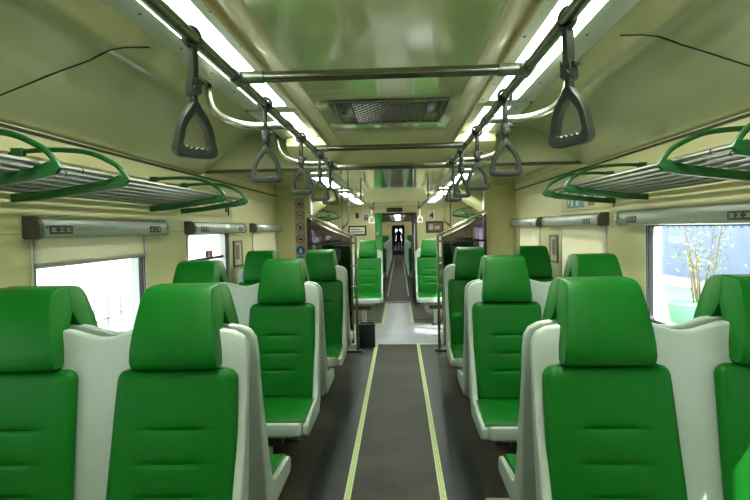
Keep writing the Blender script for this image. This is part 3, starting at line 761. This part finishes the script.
b = MB(); b.box(-0.0145, -0.0135, 0.1, 0.17, -0.04, 0.03); b.box(-0.0145, -0.0135, 0.25, 0.30, -0.04, 0.02); b.box(-0.0145, -0.0135, 0.35, 0.39, -0.02, 0.03); b.build('print', M['white'], t, smooth=False)
b = MB(); b.box(-0.0135, -0.012, -0.26, -0.12, -0.05, 0.03); b.build('small_print', M['brownpic'], t, smooth=False)
# red sticker on the second left window
t = empty('window_sticker', (-WX-0.0488, 4.72, 1.245)); tag(t, 'small red square sticker on the glass of the second left window', 'sticker')
b = MB(); b.box(-0.001, 0.001, -0.085, 0.085, -0.028, 0.028); b.build('film', M['red'], t, smooth=False)
b = MB(); b.box(0.001, 0.0018, -0.03, 0.03, 0.006, 0.012); b.box(0.001, 0.0018, -0.03, 0.01, -0.014, -0.008); b.box(0.001, 0.0018, -0.01, 0.008, -0.022, 0.02); b.build('print', M['white'], t, smooth=False)

# end wall things
def plaque(name, x, z, w, h, mat, label, cat, frame=None):
    t = empty(name, (x, YE-0.001, z)); tag(t, label, cat)
    b = MB(); b.box(-w/2, w/2, -0.012, 0, -h/2, h/2); b.build('board', M[mat], t, 0.002)
    if frame:
        b = MB(); b.ring(rrect(-w/2-0.03, w/2+0.03, -h/2-0.03, h/2+0.03, 0.004), rrect(-w/2, w/2, -h/2, h/2, 0.004), lambda a, c, tt: (a, tt, c), -0.02, 0.0); b.build('frame', M[frame], t)
    return t
t = plaque('car_number_sign', 0.665, 1.64, 0.11, 0.19, 'white', 'white sign with a black number 4 on the end wall, right of the doorway', 'sign')
text_mesh('4', 0.17, 'numeral', M['darkink'], t, Matrix.Translation((0, -0.0135, 0)) @ Matrix.Rotation(PI/2, 4, 'X'))
t = plaque('framed_poster', 0.72, 1.425, 0.27, 0.16, 'brownpic', 'dark framed poster on the end wall under the number 4 sign', 'poster', 'plate')
b = MB(); b.box(-0.11, -0.03, -0.014, -0.012, -0.05, 0.05); b.box(0.0, 0.1, -0.014, -0.012, -0.04, 0.02); b.build('print', M['signbeige'], t, smooth=False)
t = plaque('framed_poster', -0.745, 1.385, 0.285, 0.13, 'white', 'white poster in a black frame on the end wall, left of the green jamb', 'poster', 'black')
b = MB(); b.box(-0.12, 0.12, -0.014, -0.012, -0.03, -0.015); b.box(-0.12, 0.06, -0.014, -0.012, 0.015, 0.03); b.build('print', M['brownpic'], t, smooth=False)
t = plaque('pictogram_sign', -0.575, 1.63, 0.115, 0.16, 'white', 'small white pictogram sign on the end wall left of the green jamb', 'sign')
b = MB(); b.box(-0.035, -0.008, -0.014, -0.012, -0.055, 0.02); b.box(0.008, 0.035, -0.014, -0.012, -0.055, 0.02); b.disc((-0.021, -0.013, 0.042), 0.014, (0,1,0), 0.002, 12); b.disc((0.021, -0.013, 0.042), 0.014, (0,1,0), 0.002, 12); b.build('print', M['darkink'], t)
t = empty('wall_camera', (-0.74, YE-0.001, 1.67)); tag(t, 'small black camera box on the end wall above the white poster', 'camera')
b = MB(); b.box(-0.03, 0.03, -0.05, 0, -0.05, 0.05); b.build('body', M['black'], t, 0.008)
b = MB(); b.disc((0, -0.052, -0.01), 0.016, (0,1,0), 0.01, 14); b.build('eye', M['plate'], t)
t = empty('destination_display', (-0.03, YE-0.001, 1.765)); tag(t, 'narrow dark display panel above the doorway at the end of the carriage', 'display')
b = MB(); b.box(-0.15, 0.15, -0.03, 0, -0.04, 0.04); b.build('case', M['plate'], t, 0.004)
b = MB(); b.box(-0.13, 0.13, -0.032, -0.03, 0.01, 0.016); b.box(-0.13, 0.13, -0.032, -0.03, -0.016, -0.01); b.build('slot', M['alum'], t, smooth=False)

# far grab rails and pale handles beyond the vestibule
for s, nm in ((-1, 'left'), (1, 'right')):
    t = empty('grab_rail', (s*0.40, 9.0, 1.76)); tag(t, 'short ceiling grab rail beyond the vestibule on the %s' % nm, 'rail', 'far grab rails')
    b = MB(); b.tube([(0, -1.9, 0), (0, 1.8, 0)], 0.015, 10); b.build('rail', M['steel'], t)
    for yy in (-1.85, 1.75):
        b = MB(); b.tube([(0, yy, 0), (0, yy, 0.132)], 0.012, 8); b.build('hanger', M['steel'], t)
ph = empty('far_strap_handle', (-0.40, 9.9, 1.76)); tag(ph, 'pale strap handle hanging beyond the vestibule on the left', 'strap handle', 'far strap handles')
b = MB(); b.tube([(0.022*math.cos(2*PI*k/16), 0, 0.022*math.sin(2*PI*k/16)) for k in range(16)], 0.006, 6, closed=True); b.build('loop', M['strap'], ph)
b = MB(); b.box(-0.008, 0.008, -0.006, 0.006, -0.12, -0.024); b.build('strap', M['white'], ph, 0.002)
b = MB(); o_ = tri(0.13, 0.14, 0.035); i_ = [(x*0.66, (z+0.087)*0.64-0.087) for x, z in o_]
b.ring(o_, i_, lambda a, c, tt: (a, tt, c-0.115), -0.01, 0.01); b.build('grip', M['white'], ph, 0.003)
dup(ph, (0.40, 10.1, 1.76), 0.3, 'pale strap handle hanging beyond the vestibule on the right')

# ------------------------------------------------------------------ the next carriages, seen through the doorway
Y1, Y2, Y3 = YE+0.15, 31.0, 62.0
def sbox(b, x0, x1, y0, y1, z0, z1):
    v = [b.bm.verts.new(p) for p in ((x0,y0,z0+SH(y0)),(x1,y0,z0+SH(y0)),(x1,y1,z0+SH(y1)),(x0,y1,z0+SH(y1)),(x0,y0,z1+SH(y0)),(x1,y0,z1+SH(y0)),(x1,y1,z1+SH(y1)),(x0,y1,z1+SH(y1)))]
    for f in ((0,3,2,1),(4,5,6,7),(0,1,5,4),(1,2,6,5),(2,3,7,6),(3,0,4,7)): b.bm.faces.new([v[i] for i in f])
b = MB(); sbox(b, -1.5, 1.5, Y1, Y3+1, -0.12, 0); struct(b.build('floor.001', M['floor_mid'], smooth=False))
b = MB(); sbox(b, -1.5, 1.5, Y1, Y3+1, 1.9, 2.0); struct(b.build('ceiling.002', M['plate'], smooth=False))  # ceiling coloured near black to put in the dimness of the next carriages
for s, nm in ((-1, 'wall_far_left'), (1, 'wall_far_right')):
    b = MB(); x0, x1 = sorted((s*WX, s*(WX+0.1))); y = Y1
    while y < Y2:
        sbox(b, x0, x1, y, y+0.5, 0, 1.9); sbox(b, x0, x1, y+0.5, y+1.6, 0, 0.86); sbox(b, x0, x1, y+0.5, y+1.6, 1.45, 1.9); y += 1.6
    sbox(b, x0, x1, y, Y3+1, 0, 1.9)
    struct(b.build(nm, M['wall'], smooth=False))
for k, yy in enumerate((12.3, Y2, 44.0, Y3)):
    b = MB(); wdt = 0.33 if k else 0.36
    sbox(b, -WX, -wdt, yy, yy+0.12, 0, 1.9); sbox(b, wdt, WX, yy, yy+0.12, 0, 1.9); sbox(b, -wdt, wdt, yy, yy+0.12, 1.72, 1.9)
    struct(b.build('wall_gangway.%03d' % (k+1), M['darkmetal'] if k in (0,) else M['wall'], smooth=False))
b = MB()
for s in (-1, 1): sbox(b, *sorted((s*0.205, s*0.235)), 12.5, Y2, 0, 0.006)
tn = 40; struct(b.build('trim_40', M['strip'], smooth=False))
for k in range(6):
    y = 13.6 + 1.6*k
    wd = ['first', 'second', 'third', 'fourth', 'fifth', 'sixth'][k]
    seat(-0.71, y, True, 'far green seat in the next carriage, left of its aisle, %s row' % wd, SH(y))
    seat(0.71, y, True, 'far green seat in the next carriage, right of its aisle, %s row' % wd, SH(y))
for k, y in enumerate((14.5, 19.5, 24.5, 37.0, 52.0)):
    t = lamp(0.0, y-1.6, y+1.6, 1.86+SH(y), 'far fluorescent light in the next carriages seen through the doorway', 'far fluorescent lights', w=0.5, lw=0.2, screws=False, lens='lens_far')
    t.rotation_euler = (-0.008, 0, 0)
# bright end window
b = MB(); sbox(b, -WX, WX, Y3+0.9, Y3+1.0, 0, 0.5); sbox(b, -WX, -0.45, Y3+0.9, Y3+1.0, 0.5, 1.9); sbox(b, 0.45, WX, Y3+0.9, Y3+1.0, 0.5, 1.9); sbox(b, -0.45, 0.45, Y3+0.9, Y3+1.0, 1.75, 1.9)
struct(b.build('wall_far_end', M['frame'], smooth=False))

# person standing far down the train
def person():
    V = [(0,0,0.92), (0,0,1.10), (0,0.0,1.30), (0,0.01,1.42), (0,0.0,1.50), (0,-0.01,1.57), (0,-0.005,1.65),      # pelvis .. head
         (-0.09,0,0.86), (-0.10,-0.02,0.48), (-0.10,0.02,0.09), (-0.105,-0.10,0.03),
         (0.09,0,0.86), (0.10,-0.02,0.48), (0.11,0.03,0.09), (0.115,-0.09,0.03),
         (-0.17,0.01,1.37), (-0.23,0.02,1.10), (-0.23,-0.05,0.87), (-0.23,-0.07,0.78),
         (0.17,0.01,1.37), (0.24,0.02,1.10), (0.24,-0.05,0.87), (0.24,-0.07,0.78)]
    E = [(0,1),(1,2),(2,3),(3,4),(4,5),(5,6),(0,7),(7,8),(8,9),(9,10),(0,11),(11,12),(12,13),(13,14),(3,15),(15,16),(16,17),(17,18),(3,19),(19,20),(20,21),(21,22)]
    Rr = [(.16,.11),(.14,.10),(.17,.11),(.10,.08),(.055,.055),(.085,.10),(.08,.09), (.10,.10),(.065,.07),(.05,.05),(.045,.03),(.10,.10),(.065,.07),(.05,.05),(.045,.03),
          (.06,.06),(.045,.045),(.033,.033),(.03,.022),(.06,.06),(.045,.045),(.033,.033),(.03,.022)]
    me = bpy.data.meshes.new('person'); me.from_pydata(V, E, []); o = bpy.data.objects.new('person', me); COL.objects.link(o)
    me.skin_vertices or o.modifiers.new('skin', 'SKIN')
    sk = o.modifiers.get('skin') or o.modifiers.new('skin', 'SKIN')
    for i, sv in enumerate(me.skin_vertices[0].data):
        sv.radius = Rr[i]; sv.use_root = (i == 0)
    o.modifiers.new('sub', 'SUBSURF').levels = 1
    bpy.context.view_layer.update()
    m2 = bpy.data.meshes.new_from_object(o.evaluated_get(bpy.context.evaluated_depsgraph_get()))
    bpy.data.objects.remove(o)
    m2.name = 'person'; m2.materials.clear(); m2.materials.append(M['dress']); m2.materials.append(M['skin'])
    for p in m2.polygons:
        p.use_smooth = True
        if p.center.z > 1.47 or (p.center.z < 0.84 and abs(p.center.x) > 0.19): p.material_index = 1
    o = bpy.data.objects.new('person', m2); COL.objects.link(o)
    # coat and hair
    b = MB(); rings = []
    for z, rx, ry in ((0.62, .20, .15), (0.80, .19, .145), (0.95, .18, .135), (1.1, .165, .125), (1.3, .19, .125), (1.42, .15, .10), (1.46, .08, .075)):
        rings.append([b.bm.verts.new((rx*math.cos(2*PI*k/18), ry*math.sin(2*PI*k/18), z)) for k in range(18)])
    for A, B_ in zip(rings, rings[1:]):
        for k in range(18): b.bm.faces.new((A[k], A[(k+1)%18], B_[(k+1)%18], B_[k]))
    b.build('coat', M['dress'], o)
    b = MB(); rings = []
    for z, r_, yo in ((1.56, .095, .03), (1.62, .102, .02), (1.69, .092, .01), (1.74, .05, .0)):
        rings.append([b.bm.verts.new((r_*0.9*math.cos(2*PI*k/16), yo+r_*math.sin(2*PI*k/16)*1.05, z + (0.05 if math.sin(2*PI*k/16) < -0.3 and z < 1.65 else 0))) for k in range(16)])
    for A, B_ in zip(rings, rings[1:]):
        for k in range(16): b.bm.faces.new((A[k], A[(k+1)%16], B_[(k+1)%16], B_[k]))
    b.bm.faces.new(rings[-1]); b.build('hair', M['hair'], o)
    # face: eyes, nose, mouth
    b = MB()
    for sx in (-1, 1): b.disc((sx*0.032, -0.112, 1.61), 0.010, (0,1,0), 0.012, 10)
    b.build('eyes', M['hair'], o)
    b = MB(); b.px([(-0.10, 1.605), (-0.135, 1.575), (-0.10, 1.568)], -0.012, 0.012); b.build('nose', M['skin'], o)
    return o
p = person(); yp = 47.0
p.location = (0.0, yp, SH(yp)); tag(p, 'person in dark clothes standing in the aisle at the far end of the train', 'person')

# ------------------------------------------------------------------ outside
b = MB(); b.box(-60, 60, -40, 110, -1.35, -1.15); struct(b.build('floor.002', M['ground'], smooth=False))
# right: pale blue cladding wall, shrub in a planter
t = empty('blue_wall', (11.5, 14, -1.15)); tag(t, 'pale blue clad wall outside the right window', 'wall')
b = MB(); b.box(0, 0.3, -16, 30, 0.0, 3.6); b.build('cladding', M['bluewall'], t, smooth=False)
b = MB()
for k in range(90): b.box(-0.05, 0.0, -16+0.5*k, -15.9+0.5*k, 2.35, 3.55)
b.build('ribs', M['bluedark'], t, smooth=False)
b = MB(); b.box(-0.3, 0.0, -16, 30, 0.0, 0.35); b.build('plinth', M['canopy'], t, smooth=False)
t = empty('planted_shrub', (7.5, 15.2, -1.15)); tag(t, 'thin stemmed shrub in a mint green planter outside the right window', 'plant')
b = MB(); b.tube([(0,0,0), (0,0,0.06), (0,0,0.5), (0,0,0.55)], [0.62, 0.66, 0.75, 0.78], 24); b.build('planter', M['pot'], t)
bl = MB()
for k in range(9):
    a = random.uniform(0, 2*PI); r0 = random.uniform(0.03, 0.25); l = random.uniform(1.3, 2.1); tip = (math.cos(a)*(r0+random.uniform(.2,.6)), math.sin(a)*(r0+random.uniform(.2,.6)), 0.5+l)
    b = MB(); base = (math.cos(a)*r0, math.sin(a)*r0, 0.5); mid = tuple((base[i]*0.6+tip[i]*0.4) + (0.05 if i < 2 else 0) for i in range(3))
    b.tube([base, mid, tip], [0.024, 0.018, 0.008], 6); b.build('stem', M['trunk'], t)
    for j in range(26):
        u = random.uniform(0.35, 1.05); q = Vector(base).lerp(Vector(tip), u) + Vector((random.gauss(0,.22), random.gauss(0,.22), random.gauss(0,.18)))
        d1 = Vector((random.gauss(0,1), random.gauss(0,1), random.gauss(0,1))).normalized()*0.07; d2 = d1.cross(Vector((random.gauss(0,1), random.gauss(0,1), 1))).normalized()*0.025
        vs = [bl.bm.verts.new(q+x) for x in (-d1, d2, d1, -d2)]; bl.bm.faces.new(vs)
fo = bl.build('foliage', M['leaf'], t, smooth=False)
# left: pale building and a metal stair railing
t = empty('station_building', (-26, 20, -1.15)); tag(t, 'pale overexposed station building far outside the left windows', 'building')
b = MB(); b.box(-4, 0, -30, 40, 0, 5.5); b.build('wall', M['canopy'], t, smooth=False)
b = MB(); b.box(-4.4, 0.6, -30.5, 40.5, 5.5, 5.8); b.build('roof', M['frame'], t, smooth=False)
t = empty('metal_railing', (-8.0, 16.6, -1.15)); tag(t, 'blue grey metal railing with a red rail outside the nearest left window', 'railing')
for k in range(5):
    b = MB(); b.tube([(0, -1.2+0.75*k, 0), (0, -1.2+0.75*k, 0.85)], 0.03, 6); b.build('post', M['rail_out'], t)
for zz in (0.85, 0.25): 
    b = MB(); b.tube([(0, -1.25, zz), (0, 1.85, zz)], 0.022, 6); b.build('rail', M['rail_out'], t)
for k in range(4):
    b = MB(); b.tube([(0, -1.2+0.75*k, 0.85), (0, -1.2+0.75*(k+1), 0.5)], 0.02, 6); b.build('brace', M['rail_out'], t)
b = MB(); b.tube([(0.1, -2.0, 0.2), (0.1, 2.0, 0.62)], 0.03, 6); b.build('handrail', M['rail_red'], t)

# ------------------------------------------------------------------ light
w = bpy.data.worlds.new('world'); scn.world = w; w.use_nodes = True
N = w.node_tree.nodes; Lk = w.node_tree.links
bg = N['Background']; bg.inputs['Color'].default_value = (0.86, 0.94, 1.0, 1); bg.inputs['Strength'].default_value = 1.4
sd = bpy.data.lights.new('sun', 'SUN'); sd.energy = 13.0; sd.angle = math.radians(0.6); sd.color = (1.0, 0.95, 0.84)
so = bpy.data.objects.new('sun', sd); COL.objects.link(so)
el = math.radians(50); az = math.radians(30)
dirv = Vector((-math.cos(el)*math.cos(az), math.cos(el)*math.sin(az), -math.sin(el)))
so.rotation_euler = dirv.to_track_quat('-Z', 'Y').to_euler(); so.location = (10, 0, 15)

# ------------------------------------------------------------------ colour management
vs = scn.view_settings
vs.view_transform = 'Standard'; vs.look = 'None'; vs.gamma = 1.0; vs.exposure = 0.8; vs.use_curve_mapping = False
scn.cycles.max_bounces = 10; scn.cycles.diffuse_bounces = 6; scn.cycles.glossy_bounces = 5; scn.cycles.transparent_max_bounces = 12
scn.cycles.use_denoising = True
scn.cycles.sample_clamp_indirect = 6.0
scn.cycles.caustics_reflective = False; scn.cycles.caustics_refractive = False
